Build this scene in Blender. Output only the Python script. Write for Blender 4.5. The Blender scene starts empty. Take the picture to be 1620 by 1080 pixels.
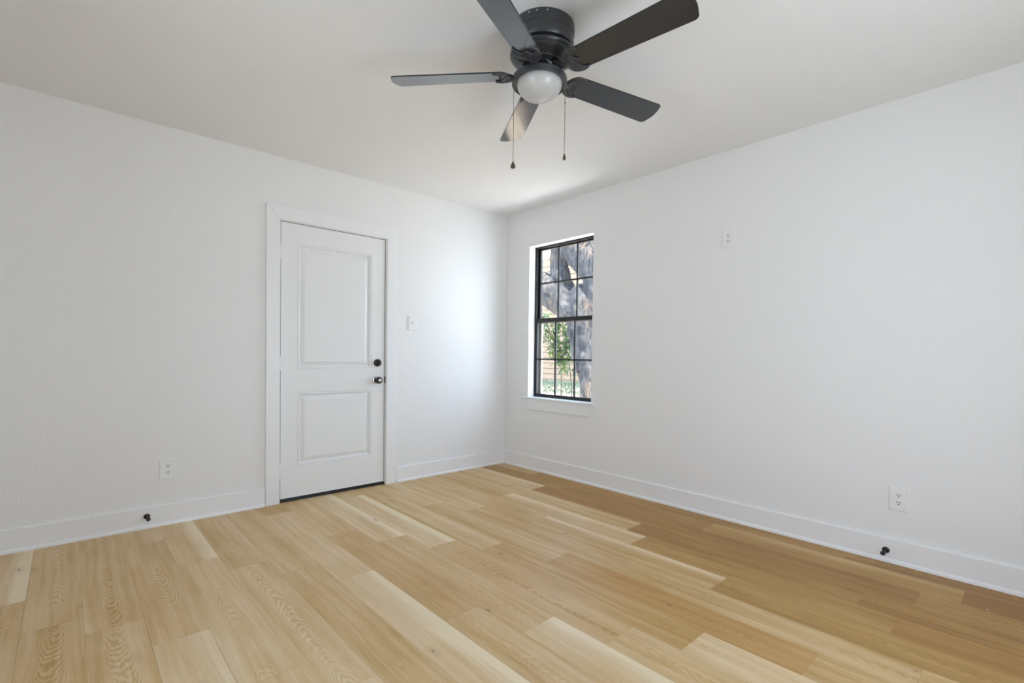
import bpy, bmesh, math, random
from mathutils import Vector, Matrix, Euler, noise as mnoise
PI = math.pi
SC = bpy.context.scene
COL = SC.collection

# ------------------------------------------------------------------ camera
cam_d = bpy.data.cameras.new('camera'); cam = bpy.data.objects.new('camera', cam_d); COL.objects.link(cam)
cam_d.sensor_width = 36.0
cam_d.lens = 773.1 / 1620.0 * 36.0
cam_d.shift_y = (577.18 - 540.0) / 1620.0
cam_d.clip_start = 0.02
CAMLOC = Vector((-3.3127, -3.7453, 1.0979))
cam.matrix_world = (Matrix.Translation(CAMLOC) @ Matrix.Rotation(-0.737832, 4, 'Z')
                    @ Matrix.Rotation(PI / 2 - 0.019805, 4, 'X') @ Matrix.Rotation(0.012752, 4, 'Z'))
SC.camera = cam

# ------------------------------------------------------------------ world, sun, exposure
SC.view_settings.view_transform = 'Standard'
SC.view_settings.look = 'None'
SC.view_settings.gamma = 1.0
SC.view_settings.use_curve_mapping = False
SC.view_settings.exposure = 0.92
SC.cycles.use_denoising = True
SC.cycles.max_bounces = 14
SC.cycles.diffuse_bounces = 10
SC.cycles.glossy_bounces = 4
SC.cycles.transparent_max_bounces = 12
SC.cycles.sample_clamp_indirect = 8.0
SC.cycles.caustics_reflective = False
SC.cycles.caustics_refractive = False

SKY = 4.0          # sky radiance
GROUND = 4.6       # sunlit land below the horizon
SUN = 25.0
SUN_DIR = Vector((-0.28, -0.90, 1.35)).normalized()

w = bpy.data.worlds.new('sky'); SC.world = w; w.use_nodes = True
nt = w.node_tree; N = nt.nodes; L = nt.links; N.clear()
out = N.new('ShaderNodeOutputWorld'); bg = N.new('ShaderNodeBackground'); tc = N.new('ShaderNodeTexCoord')
sp = N.new('ShaderNodeSeparateXYZ'); L.new(tc.outputs['Generated'], sp.inputs[0])
mr = N.new('ShaderNodeMapRange'); mr.inputs[1].default_value = -1; mr.inputs[2].default_value = 1
L.new(sp.outputs[2], mr.inputs[0])
cr = N.new('ShaderNodeValToRGB'); L.new(mr.outputs[0], cr.inputs[0])
def _c(r, g, b, s): return (r * s, g * s, b * s, 1)
el = cr.color_ramp.elements
el[0].position = 0.0; el[0].color = _c(0.86, 0.97, 1.08, GROUND / SKY)
el[1].position = 1.0; el[1].color = _c(0.62, 0.85, 1.25, 0.85)
e = el.new(0.485); e.color = _c(0.86, 0.98, 1.12, GROUND / SKY)
e = el.new(0.515); e.color = _c(0.82, 0.98, 1.20, 1.0)
e = el.new(0.70); e.color = _c(0.74, 0.93, 1.19, 1.0)
# the sky is brighter on the sun's side
dt = N.new('ShaderNodeVectorMath'); dt.operation = 'DOT_PRODUCT'
L.new(tc.outputs['Generated'], dt.inputs[0]); dt.inputs[1].default_value = (-0.5, -0.86, 0.0)
m2 = N.new('ShaderNodeMapRange'); m2.inputs[1].default_value = -0.9; m2.inputs[2].default_value = 0.9
m2.inputs[3].default_value = 1.0; m2.inputs[4].default_value = 1.0
L.new(dt.outputs['Value'], m2.inputs[0])
mm = N.new('ShaderNodeMath'); mm.operation = 'MULTIPLY'; mm.inputs[1].default_value = SKY
L.new(m2.outputs[0], mm.inputs[0])
L.new(cr.outputs[0], bg.inputs[0]); L.new(mm.outputs[0], bg.inputs[1]); L.new(bg.outputs[0], out.inputs[0])

sun_d = bpy.data.lights.new('sun', 'SUN'); sun_d.energy = SUN; sun_d.angle = math.radians(0.6)
sun_d.color = (1.0, 0.94, 0.85)
sun = bpy.data.objects.new('sun', sun_d); COL.objects.link(sun)
sun.rotation_euler = SUN_DIR.to_track_quat('Z', 'Y').to_euler(); sun.location = (-3, -8, 9)

# room: corner at the origin, walls run along -X (far left wall) and -Y (right wall)
H = 2.5
RX, RY = -3.95, -4.55                    # side wall and back wall, both behind the lens
SIDE_WIN = (-2.85, -2.25, 0.45, 2.1)     # y0 y1 z0 z1 on the side wall
BACK_DOOR = (-2.20, -1.20, 0.0, 2.1)      # x0 x1 z0 z1 on the back wall
WIN = (-1.113, -0.337, 0.697, 2.15)      # y0 y1 z0 z1 on the right wall

def portal(name, loc, rot, sx, sy):
    d = bpy.data.lights.new(name, 'AREA'); d.shape = 'RECTANGLE'; d.size = sx; d.size_y = sy
    d.cycles.is_portal = True
    o = bpy.data.objects.new(name, d); COL.objects.link(o); o.location = loc; o.rotation_euler = rot
portal('window_portal_right', (0.14, (WIN[0] + WIN[1]) / 2, (WIN[2] + WIN[3]) / 2), (0, PI / 2, 0), WIN[3] - WIN[2], WIN[1] - WIN[0])
portal('window_portal_side', (RX - 0.14, (SIDE_WIN[0] + SIDE_WIN[1]) / 2, (SIDE_WIN[2] + SIDE_WIN[3]) / 2), (0, -PI / 2, 0), SIDE_WIN[3] - SIDE_WIN[2], SIDE_WIN[1] - SIDE_WIN[0])
portal('door_portal_back', ((BACK_DOOR[0] + BACK_DOOR[1]) / 2, RY - 0.14, BACK_DOOR[3] / 2), (PI / 2, 0, 0), BACK_DOOR[1] - BACK_DOOR[0], BACK_DOOR[3])

# ------------------------------------------------------------------ helpers
def obj(name, bm, mat, parent=None, smooth=False, loc=None):
    me = bpy.data.meshes.new(name)
    bmesh.ops.recalc_face_normals(bm, faces=bm.faces[:])
    bm.to_mesh(me); bm.free()
    if mat:
        for m in (mat if isinstance(mat, (list, tuple)) else [mat]): me.materials.append(m)
    if smooth:
        for p in me.polygons: p.use_smooth = True
        try: me.set_sharp_from_angle(angle=math.radians(38))
        except Exception: pass
    o = bpy.data.objects.new(name, me); COL.objects.link(o)
    if parent: o.parent = parent
    if loc is not None: o.location = loc
    return o
def thing(name, label, cat, loc=(0, 0, 0), rot=(0, 0, 0), group=None, kind=None):
    o = bpy.data.objects.new(name, None); COL.objects.link(o); o.empty_display_size = 0.05
    o.location = loc; o.rotation_euler = rot
    if label: o['label'] = label
    if cat: o['category'] = cat
    if group: o['group'] = group
    if kind: o['kind'] = kind
    return o
def tag(o, label, cat, group=None):
    o['label'] = label; o['category'] = cat
    if group: o['group'] = group
    return o
def struct(o): o['kind'] = 'structure'; return o
def box(bm, x0, x1, y0, y1, z0, z1, bev=0.0):
    n0 = len(bm.verts)
    vs = [bm.verts.new((x, y, z)) for x in (x0, x1) for y in (y0, y1) for z in (z0, z1)]
    fs = [bm.faces.new([vs[i] for i in f]) for f in ((0, 1, 3, 2), (4, 6, 7, 5), (0, 4, 5, 1), (2, 3, 7, 6), (0, 2, 6, 4), (1, 5, 7, 3))]
    if bev > 0:
        es = list({e for f in fs for e in f.edges})
        bmesh.ops.recalc_face_normals(bm, faces=fs)
        bmesh.ops.bevel(bm, geom=es, offset=bev, segments=2, affect='EDGES', profile=0.5)
def lathe(bm, prof, seg=48, M=None, cap=True):
    rings = []
    for r, z in prof:
        if r < 1e-6: rings.append([bm.verts.new((0, 0, z))])
        else: rings.append([bm.verts.new((r * math.cos(2 * PI * i / seg), r * math.sin(2 * PI * i / seg), z)) for i in range(seg)])
    for a, b in zip(rings, rings[1:]):
        for i in range(seg):
            j = (i + 1) % seg
            if len(a) == 1 and len(b) == 1: continue
            if len(a) == 1: bm.faces.new((a[0], b[i], b[j]))
            elif len(b) == 1: bm.faces.new((a[i], a[j], b[0]))
            else: bm.faces.new((a[i], a[j], b[j], b[i]))
    if cap:
        for r_ in (rings[0], rings[-1]):
            if len(r_) > 1: bm.faces.new(r_)
    if M is not None:
        for ring in rings:
            for v in ring: v.co = M @ v.co
def tube(bm, pts, radii, seg=12, cap=True, jitter=0.0, rnd=None):
    pts = [Vector(p) for p in pts]
    if not isinstance(radii, (list, tuple)): radii = [radii] * len(pts)
    rings = []; up = None
    for i, p in enumerate(pts):
        t = (pts[min(i + 1, len(pts) - 1)] - pts[max(i - 1, 0)]).normalized()
        if up is None:
            up = Vector((0, 0, 1)) if abs(t.z) < 0.9 else Vector((1, 0, 0))
        s = t.cross(up).normalized(); up = s.cross(t).normalized()
        ring = []
        for k in range(seg):
            a = 2 * PI * k / seg; r = radii[i]
            if jitter: r *= 1 + jitter * (mnoise.noise(Vector((p.x * 2 + math.cos(a), p.y * 2 + math.sin(a), p.z * 2))))
            ring.append(bm.verts.new(p + s * r * math.cos(a) + up * r * math.sin(a)))
        rings.append(ring)
    for a, b in zip(rings, rings[1:]):
        for k in range(seg):
            bm.faces.new((a[k], a[(k + 1) % seg], b[(k + 1) % seg], b[k]))
    if cap:
        bm.faces.new(rings[0][::-1]); bm.faces.new(rings[-1])
def smoothpts(P, n=6):
    P = [Vector(p) for p in P]; out = []
    for i in range(len(P) - 1):
        p0 = P[max(i - 1, 0)]; p1 = P[i]; p2 = P[i + 1]; p3 = P[min(i + 2, len(P) - 1)]
        for k in range(n):
            t = k / n
            out.append(0.5 * ((2 * p1) + (p2 - p0) * t + (2 * p0 - 5 * p1 + 4 * p2 - p3) * t * t + (3 * p1 - p0 - 3 * p2 + p3) * t ** 3))
    out.append(P[-1]); return out
def prism(bm, poly, z0, z1, M=None):
    a = [bm.verts.new((x, y, z0)) for x, y in poly]; b = [bm.verts.new((x, y, z1)) for x, y in poly]
    n = len(poly)
    fs = [bm.faces.new(a[::-1]), bm.faces.new(b)]
    for i in range(n): bm.faces.new((a[i], a[(i + 1) % n], b[(i + 1) % n], b[i]))
    if M is not None:
        for v in a + b: v.co = M @ v.co
    return fs

# ------------------------------------------------------------------ materials
def mat(name, color, rough=0.5, metal=0.0, spec=0.5, bump=None, coat=0.0):
    m = bpy.data.materials.new(name); m.use_nodes = True
    b = m.node_tree.nodes['Principled BSDF']
    b.inputs['Base Color'].default_value = (*color, 1); b.inputs['Roughness'].default_value = rough
    b.inputs['Metallic'].default_value = metal; b.inputs['Specular IOR Level'].default_value = spec
    if coat: b.inputs['Coat Weight'].default_value = coat; b.inputs['Coat Roughness'].default_value = 0.12
    if bump:
        n, l = m.node_tree.nodes, m.node_tree.links
        t = n.new('ShaderNodeTexCoord'); no = n.new('ShaderNodeTexNoise'); bu = n.new('ShaderNodeBump')
        no.inputs['Scale'].default_value = bump[0]; no.inputs['Detail'].default_value = 3
        bu.inputs['Strength'].default_value = bump[1]; bu.inputs['Distance'].default_value = bump[2]
        l.new(t.outputs['Object'], no.inputs['Vector']); l.new(no.outputs['Fac'], bu.inputs['Height'])
        l.new(bu.outputs['Normal'], b.inputs['Normal'])
    return m
M_wall = mat('wall_paint', (0.80, 0.795, 0.785), 0.55, spec=0.3, bump=(95, 0.9, 0.003))
M_wall2 = mat('wall_paint_smooth', (0.80, 0.80, 0.795), 0.5, spec=0.3, bump=(60, 0.10, 0.002))
M_ceil = mat('ceiling_paint', (0.78, 0.78, 0.775), 0.7, spec=0.2, bump=(80, 0.4, 0.003))
M_trim = mat('trim_enamel', (0.82, 0.82, 0.82), 0.32, spec=0.45)
M_door = mat('door_enamel', (0.80, 0.80, 0.795), 0.36, spec=0.45, bump=(220, 0.05, 0.0005))
M_plate = mat('white_plastic', (0.81, 0.81, 0.80), 0.3, spec=0.5)
M_slot = mat('dark_slot', (0.03, 0.03, 0.03), 0.6)
M_bronze = mat('black_bronze_metal', (0.022, 0.018, 0.015), 0.4, 0.4)
M_frame = mat('black_window_metal', (0.012, 0.010, 0.008), 0.45, 0.2)
M_rub = mat('black_rubber', (0.014, 0.014, 0.018), 0.45)
M_seal = mat('brown_weatherstrip', (0.11, 0.07, 0.045), 0.7)
M_chrome = mat('satin_nickel', (0.75, 0.74, 0.72), 0.22, 1.0)
M_fan = mat('charcoal_fan_metal', (0.062, 0.064, 0.068), 0.36, 0.35, bump=(500, 0.05, 0.0003))
M_blade = mat('charcoal_blade', (0.022, 0.026, 0.032), 0.14, 0.0, spec=0.6, bump=(300, 0.02, 0.0002), coat=0.42)
M_chain = mat('antique_chain', (0.22, 0.19, 0.15), 0.35, 0.8)
M_fob = mat('dark_walnut_fob', (0.07, 0.045, 0.03), 0.4)
M_globe = mat('frosted_opal_glass', (0.50, 0.497, 0.485), 0.28, spec=0.5)
M_globe.node_tree.nodes['Principled BSDF'].inputs['Subsurface Weight'].default_value = 0.0
M_globe.node_tree.nodes['Principled BSDF'].inputs['Subsurface Radius'].default_value = (0.03, 0.03, 0.03)
M_globe.node_tree.nodes['Principled BSDF'].inputs['Subsurface Scale'].default_value = 0.5
M_crumb = mat('plaster_white', (0.85, 0.84, 0.80), 0.8)

def glass_mat():
    m = bpy.data.materials.new('window_glass'); m.use_nodes = True; n = m.node_tree.nodes; l = m.node_tree.links; n.clear()
    o = n.new('ShaderNodeOutputMaterial'); mx = n.new('ShaderNodeMixShader'); t = n.new('ShaderNodeBsdfTransparent')
    g = n.new('ShaderNodeBsdfGlossy'); f = n.new('ShaderNodeFresnel'); f.inputs[0].default_value = 1.45; ge = n.new('ShaderNodeNewGeometry'); sb = n.new('ShaderNodeMath'); sb.operation = 'MULTIPLY_ADD'; sb.inputs[1].default_value = -1; sb.inputs[2].default_value = 1; ml = n.new('ShaderNodeMath'); ml.operation = 'MULTIPLY'; l.new(ge.outputs['Backfacing'], sb.inputs[0]); l.new(sb.outputs[0], ml.inputs[0]); l.new(f.outputs[0], ml.inputs[1])
    t.inputs[0].default_value = (0.98, 0.99, 0.985, 1); g.inputs['Roughness'].default_value = 0.02
    l.new(ml.outputs[0], mx.inputs[0]); l.new(t.outputs[0], mx.inputs[1]); l.new(g.outputs[0], mx.inputs[2]); l.new(mx.outputs[0], o.inputs[0])
    return m
M_glass = glass_mat()

class NG:
    """tiny node-building helper"""
    def __init__(s, m): s.n = m.node_tree.nodes; s.l = m.node_tree.links
    def math(s, op, a, b=None, c=None, clamp=False):
        x = s.n.new('ShaderNodeMath'); x.operation = op; x.use_clamp = clamp
        for i, v in enumerate((a, b, c)):
            if v is None: continue
            if isinstance(v, (int, float)): x.inputs[i].default_value = v
            else: s.l.new(v, x.inputs[i])
        return x.outputs[0]
    def comb(s, x, y, z):
        c = s.n.new('ShaderNodeCombineXYZ')
        for i, v in enumerate((x, y, z)):
            if isinstance(v, (int, float)): c.inputs[i].default_value = v
            else: s.l.new(v, c.inputs[i])
        return c.outputs[0]
    def noise(s, vec, scale, detail=3, rough=0.5, dist=0.0):
        x = s.n.new('ShaderNodeTexNoise'); s.l.new(vec, x.inputs['Vector']); x.inputs['Scale'].default_value = scale
        x.inputs['Detail'].default_value = detail; x.inputs['Roughness'].default_value = rough; x.inputs['Distortion'].default_value = dist
        return x.outputs['Fac']
    def rng(s, v, a, b, c, d, kind='SMOOTHSTEP'):
        x = s.n.new('ShaderNodeMapRange'); x.interpolation_type = kind; s.l.new(v, x.inputs[0])
        for i, q in enumerate((a, b, c, d)): x.inputs[i + 1].default_value = q
        return x.outputs[0]
    def mix(s, f, a, b, kind='MIX'):
        x = s.n.new('ShaderNodeMix'); x.data_type = 'RGBA'; x.blend_type = kind
        if isinstance(f, (int, float)): x.inputs[0].default_value = f
        else: s.l.new(f, x.inputs[0])
        for i, v in ((6, a), (7, b)):
            if isinstance(v, tuple): x.inputs[i].default_value = (*v, 1)
            else: s.l.new(v, x.inputs[i])
        return x.outputs[2]

def floor_material():
    m = bpy.data.materials.new('oak_plank'); m.use_nodes = True; g = NG(m); n, l = g.n, g.l
    b = n['Principled BSDF']
    uv = n.new('ShaderNodeUVMap'); uv.uv_map = 'plank'; sep = n.new('ShaderNodeSeparateXYZ'); l.new(uv.outputs[0], sep.inputs[0])
    def attr(nm):
        a = n.new('ShaderNodeAttribute'); a.attribute_name = nm; return a.outputs['Fac']
    tone, edge, seed, fig, hue = attr('tone'), attr('edge'), attr('seed'), attr('figure'), attr('hue')
    u = sep.outputs[0]; v = sep.outputs[1]      # metres across (centre 0) and along the plank
    sx = g.math('MULTIPLY', seed, 7.31); sy = g.math('MULTIPLY', seed, 13.7)
    # slow warp that makes the grain wander
    warpv = g.comb(g.math('ADD', g.math('MULTIPLY', u, 5), sx), g.math('ADD', g.math('MULTIPLY', v, 1.6), sy), seed)
    warp = g.math('SUBTRACT', g.noise(warpv, 1.0, 2), 0.5)
    # fine pores
    fine = g.noise(g.comb(g.math('ADD', g.math('MULTIPLY', u, 260), sx), g.math('ADD', g.math('MULTIPLY', v, 9), sy), seed), 1.0, 3, 0.6)
    # straight grain bands
    band = g.noise(g.comb(g.math('ADD', g.math('ADD', g.math('MULTIPLY', u, 34), g.math('MULTIPLY', warp, 2.2)), sx), g.math('ADD', g.math('MULTIPLY', v, 0.7), sy), seed), 1.0, 4, 0.6)
    # cathedral figure: nested parabolas wobbling around a centre line
    cu = g.math('ADD', u, g.math('MULTIPLY', g.math('SUBTRACT', g.noise(g.comb(sx, g.math('ADD', g.math('MULTIPLY', v, 2.2), sy), seed), 1.0, 1), 0.5), 0.05))
    wob = g.math('MULTIPLY', g.math('SUBTRACT', g.noise(g.comb(g.math('ADD', g.math('MULTIPLY', u, 22), sx), g.math('ADD', g.math('MULTIPLY', v, 7), sy), seed), 1.0, 3, 0.55), 0.5), 26.0)
    sgn = g.math('MULTIPLY_ADD', g.math('GREATER_THAN', g.math('FRACT', g.math('MULTIPLY', seed, 3.7)), 0.5), 2.0, -1.0)
    ph = g.math('ADD', g.math('ADD', g.math('MULTIPLY', g.math('MULTIPLY', cu, cu), 9500), g.math('MULTIPLY', g.math('MULTIPLY', v, 120), sgn)), wob)
    cath = g.math('MULTIPLY_ADD', g.math('SINE', ph), 0.5, 0.5)
    cath = g.math('POWER', cath, 1.5)
    cmask = g.math('MULTIPLY', g.rng(g.math('ABSOLUTE', cu), 0.018, 0.060, 1.0, 0.0), g.rng(g.noise(g.comb(sx, g.math('ADD', g.math('MULTIPLY', v, 1.5), sy), 3.3), 1.0, 1), 0.38, 0.58, 0.12, 1.0))
    cmask = g.math('MULTIPLY', cmask, fig)
    mott = g.noise(g.comb(g.math('ADD', g.math('MULTIPLY', u, 9), sy), g.math('ADD', g.math('MULTIPLY', v, 2.2), sx), seed), 1.0, 3, 0.55)
    # pale sapwood towards one long edge
    sap = g.math('MULTIPLY', g.rng(u, 0.0, 0.090, 0.0, 1.0), edge)
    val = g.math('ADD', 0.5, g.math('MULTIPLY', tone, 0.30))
    val = g.math('ADD', val, g.math('MULTIPLY', g.math('SUBTRACT', band, 0.5), 0.60))
    val = g.math('ADD', val, g.math('MULTIPLY', g.math('SUBTRACT', fine, 0.5), 0.26))
    val = g.math('ADD', val, g.math('MULTIPLY', g.math('SUBTRACT', mott, 0.5), 0.42))
    val = g.math('ADD', val, g.math('MULTIPLY', g.math('MULTIPLY', g.math('SUBTRACT', cath, 0.38), cmask), 0.26))
    val = g.math('ADD', val, g.math('MULTIPLY', sap, 0.42))
    ramp = n.new('ShaderNodeValToRGB'); l.new(val, ramp.inputs[0])
    e = ramp.color_ramp.elements
    e[0].position = 0.05; e[0].color = (0.235, 0.108, 0.018, 1)
    e[1].position = 1.0; e[1].color = (0.78, 0.64, 0.43, 1)
    x = e.new(0.38); x.color = (0.45, 0.272, 0.082, 1)
    x = e.new(0.62); x.color = (0.61, 0.425, 0.215, 1)
    x = e.new(0.82); x.color = (0.70, 0.53, 0.32, 1)
    col = ramp.outputs[0]
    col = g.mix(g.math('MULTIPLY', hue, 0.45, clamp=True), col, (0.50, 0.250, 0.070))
    # knots
    vo = n.new('ShaderNodeTexVoronoi'); vo.inputs['Scale'].default_value = 1.0
    l.new(g.comb(g.math('ADD', g.math('MULTIPLY', u, 7.5), sy), g.math('ADD', g.math('MULTIPLY', v, 3.0), sx), seed), vo.inputs['Vector'])
    k = g.rng(vo.outputs['Distance'], 0.018, 0.055, 1.0, 0.0)
    k2 = g.rng(vo.outputs['Distance'], 0.03, 0.22, 1.0, 0.0)
    col = g.mix(g.math('MULTIPLY', k2, 0.22), col, (0.30, 0.17, 0.08))
    col = g.mix(g.math('MULTIPLY', k, 0.8), col, (0.085, 0.045, 0.02))
    # seams
    bn = n.new('ShaderNodeBump'); bn.inputs['Strength'].default_value = 0.12; bn.inputs['Distance'].default_value = 0.001
    l.new(val, bn.inputs['Height']); l.new(bn.outputs['Normal'], b.inputs['Normal'])
    l.new(col, b.inputs['Base Color'])
    l.new(g.rng(fine, 0.3, 0.8, 0.36, 0.48), b.inputs['Roughness'])
    b.inputs['Specular IOR Level'].default_value = 0.3
    return m
M_floor = floor_material()

# ------------------------------------------------------------------ room shell
def wall_with_hole(name, axis, pos, a0, a1, z0, z1, holes, t, m, outward):
    """axis 'x': wall in plane x=pos running along y; axis 'y': plane y=pos running along x"""
    bm = bmesh.new(); p0, p1 = sorted((pos, pos + outward * t))
    xs = sorted({a0, a1, *[h[0] for h in holes], *[h[1] for h in holes]})
    for s, e in zip(xs, xs[1:]):
        hh = [h for h in holes if h[0] <= s + 1e-6 and h[1] >= e - 1e-6]
        spans = [(z0, z1)] if not hh else [(z0, hh[0][2]), (hh[0][3], z1)]
        for q0, q1 in spans:
            if q1 - q0 < 1e-4: continue
            if axis == 'x': box(bm, p0, p1, s, e, q0, q1)
            else: box(bm, s, e, p0, p1, q0, q1)
    bmesh.ops.remove_doubles(bm, verts=bm.verts[:], dist=1e-5)
    # drop the hidden internal faces shared by two boxes
    seen = {}
    for f in bm.faces: seen.setdefault(tuple(round(c, 4) for c in f.calc_center_median()), []).append(f)
    bmesh.ops.delete(bm, geom=[f for fl in seen.values() if len(fl) > 1 for f in fl], context='FACES')
    return struct(obj(name, bm, m))
T = 0.16
DX0, DX1, DZ1 = -2.180, -1.340, 2.052      # door opening
wall_with_hole('wall_left', 'y', 0.0, RX, T, 0, H, [(DX0 - 0.02, DX1 + 0.02, 0.0, DZ1 + 0.02)], T, M_wall, 1)
wall_with_hole('wall_right', 'x', 0.0, RY, 0.0, 0, H, [WIN], T, M_wall2, 1)
wall_with_hole('wall_side', 'x', RX, RY, 0.0, 0, H, [SIDE_WIN], T, M_wall, -1)
wall_with_hole('wall_back', 'y', RY, RX - T, T, 0, H, [BACK_DOOR], T, M_wall, -1)
bm = bmesh.new(); box(bm, RX - T - 0.75, T + 0.15, RY - T - 1.6, T + 0.5, H, H + 0.14); struct(obj('ceiling', bm, M_ceil))  # unseen overhang past the walls is added to block the sun

# floor: one mesh, one face per plank, joints where the photo shows them
PW, PL = 0.1838, 1.225
JY = {-1: -0.55, 0: -1.05, 1: -0.91, 2: -0.735, 3: -0.888, 4: -0.235, 5: -1.018, 6: -0.74, 7: -0.39, 8: -0.18, 9: -1.14,
      10: -0.865, 11: -0.235, 12: -1.215, 13: -0.995, 14: -0.775, 15: -0.305, 16: -1.27, 17: -1.105, 18: -0.76,
      19: -0.35, 20: -1.0, 21: -0.6}
# tone (-1 dark .. 1 pale), pale-edge amount, reddish amount, figure
PK = {(0, 0): (-0.7, 0, 0.3, 0), (0, 1): (-0.5, 0, 0.2, 0), (0, 2): (0.1, 0.6, 0, 0), (0, 3): (-0.9, 0, 0.4, 0),
      (1, 0): (0.25, 0.8, 0, 0), (1, 1): (-0.75, 0, 0.5, 0), (1, 2): (-0.6, 0, 0.3, 0), (1, 3): (0.05, 0.2, 0, 0.5),
      (2, 0): (-0.1, 0.1, 0, 0), (2, 1): (0.25, 0.3, 0, 0.2), (2, 2): (-0.55, 0, 0.25, 0), (2, 3): (-0.5, 0, 0.2, 0.3),
      (3, 0): (-0.3, 0, 0.1, 0), (3, 1): (0.3, 0.9, 0, 0), (3, 2): (-0.25, 0, 0.1, 0.2), (3, 3): (-0.6, 0, 0.6, 0),
      (4, 0): (-0.1, 0, 0, 0), (4, 1): (0.0, 0.1, 0, 0.1), (4, 2): (0.2, 1.0, 0, 0), (4, 3): (-0.45, 0.3, 0.1, 0.5),
      (5, 0): (0.0, 0, 0.1, 0), (5, 1): (-0.05, 0, 0.15, 0.2), (5, 2): (0.2, 0.1, 0, 0.5), (5, 3): (0.1, 0.2, 0, 0.4),
      (6, 0): (0.15, 0.2, 0, 0), (6, 1): (0.0, 0.1, 0.1, 0.2), (6, 2): (-0.35, 0, 0.8, 0.7), (6, 3): (0, 0, 0, 0),
      (7, 0): (0, 0.1, 0.1, 0), (7, 1): (0.05, 0.3, 0.1, 0.4), (7, 2): (-0.2, 0, 0.45, 0.3), (7, 3): (0.55, 0.2, 0, 0.8),
      (8, 0): (0, 0, 0, 0), (8, 1): (0.35, 1.0, 0, 0), (8, 2): (-0.05, 0.1, 0.35, 0.7), (8, 3): (0.15, 0.1, 0, 0.5),
      (9, 0): (0.3, 1.0, 0, 0), (9, 1): (-0.05, 0.1, 0.25, 0.5), (9, 2): (0.3, 1.0, 0, 0.1),
      (10, 0): (0.1, 0, 0.1, 0.4), (10, 1): (-0.2, 0.1, 0.6, 0.8), (10, 2): (0, 0, 0.1, 0.3),
      (11, 0): (-0.3, 0, 0, 0), (11, 1): (0.3, 0.1, 0, 0.9), (11, 2): (0.5, 1.0, 0, 0),
      (12, 0): (0.0, 0, 0.1, 0.2), (12, 1): (-0.1, 0, 0.1, 0.9), (12, 2): (0.1, 0.1, 0, 0.5),
      (13, 0): (0.0, 0.2, 0.1, 0.5), (13, 1): (0.25, 0, 0, 1.0), (13, 2): (0.45, 0.2, 0, 0.2),
      (14, 0): (0.15, 0.8, 0, 0.3), (14, 1): (0.3, 0, 0, 1.0), (14, 2): (0.35, 0.2, 0, 0.2),
      (15, 0): (0.1, 0.3, 0, 0.3), (15, 1): (0.0, 0, 0.05, 0.8), (15, 2): (0.45, 0.5, 0, 0.2),
      (16, 0): (0.0, 0, 0.05, 0.9), (16, 1): (0.0, 0, 0, 1.0), (17, 0): (0.05, 0, 0, 1.0), (17, 1): (-0.05, 0, 0.05, 1.0),
      (18, 0): (0.35, 1.0, 0, 0), (18, 1): (0.1, 0, 0, 1.0)}
def build_floor():
    rnd = random.Random(5)
    me = bpy.data.meshes.new('floor'); vs = []; fs = []; data = []; uvs = []
    X0, X1, Y0, Y1 = RX - T, T, RY - T, T
    gap = 0.0004
    for k in range(-1, 21):
        xr = -0.145 - PW * k; xl = xr - PW
        a, b = max(xl, X0), min(xr, X1)
        if b - a < 0.01: continue
        ys = [Y1]; y = JY.get(k, -rnd.random() * PL)
        while y > Y0 + 0.02: ys.append(y); y -= PL
        ys.append(Y0)
        for i in range(len(ys) - 1):
            t = PK.get((k, i)) or (rnd.uniform(-0.3, 0.4), rnd.random() ** 2, rnd.random() * 0.3, rnd.random())
            c = len(vs)
            y1, y0 = ys[i] - (gap if i else 0), ys[i + 1] + gap
            vs += [(a + gap, y0, 0), (b - gap, y0, 0), (b - gap, y1, 0), (a + gap, y1, 0)]
            fs.append((c, c + 1, c + 2, c + 3)); cx = (xl + xr) / 2; cy = ys[i]
            uvs += [(a - cx, y0 - cy), (b - cx, y0 - cy), (b - cx, y1 - cy), (a - cx, y1 - cy)]
            br = max(0.0, min(1.0, (9 - k) / 9.0)) * (0.25, 0.6, 1.0, 1.1, 1.1, 1.1)[i]     # light falloff painted in: boards darker and redder rightwards and towards the camera
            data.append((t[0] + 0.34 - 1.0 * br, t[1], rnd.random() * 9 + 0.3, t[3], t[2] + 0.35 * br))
    n = len(vs)   # slab under the planks, closes the seams
    vs += [(X0, Y0, -0.004), (X1, Y0, -0.004), (X1, Y1, -0.004), (X0, Y1, -0.004), (X0, Y0, -0.12), (X1, Y0, -0.12), (X1, Y1, -0.12), (X0, Y1, -0.12)]
    for f in ((0, 1, 2, 3), (7, 6, 5, 4), (0, 4, 5, 1), (1, 5, 6, 2), (2, 6, 7, 3), (3, 7, 4, 0)):
        fs.append(tuple(n + q for q in f)); uvs += [(0, 0)] * 4; data.append((-1, 0, 0.5, 0, 0))
    me.from_pydata(vs, [], fs); me.materials.append(M_floor)
    ul = me.uv_layers.new(name='plank')
    for i, q in enumerate(uvs): ul.data[i].uv = q
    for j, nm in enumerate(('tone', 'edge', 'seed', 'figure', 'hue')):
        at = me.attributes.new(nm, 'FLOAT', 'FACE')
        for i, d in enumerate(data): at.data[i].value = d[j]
    o = bpy.data.objects.new('floor', me); COL.objects.link(o); return struct(o)
build_floor()

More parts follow.
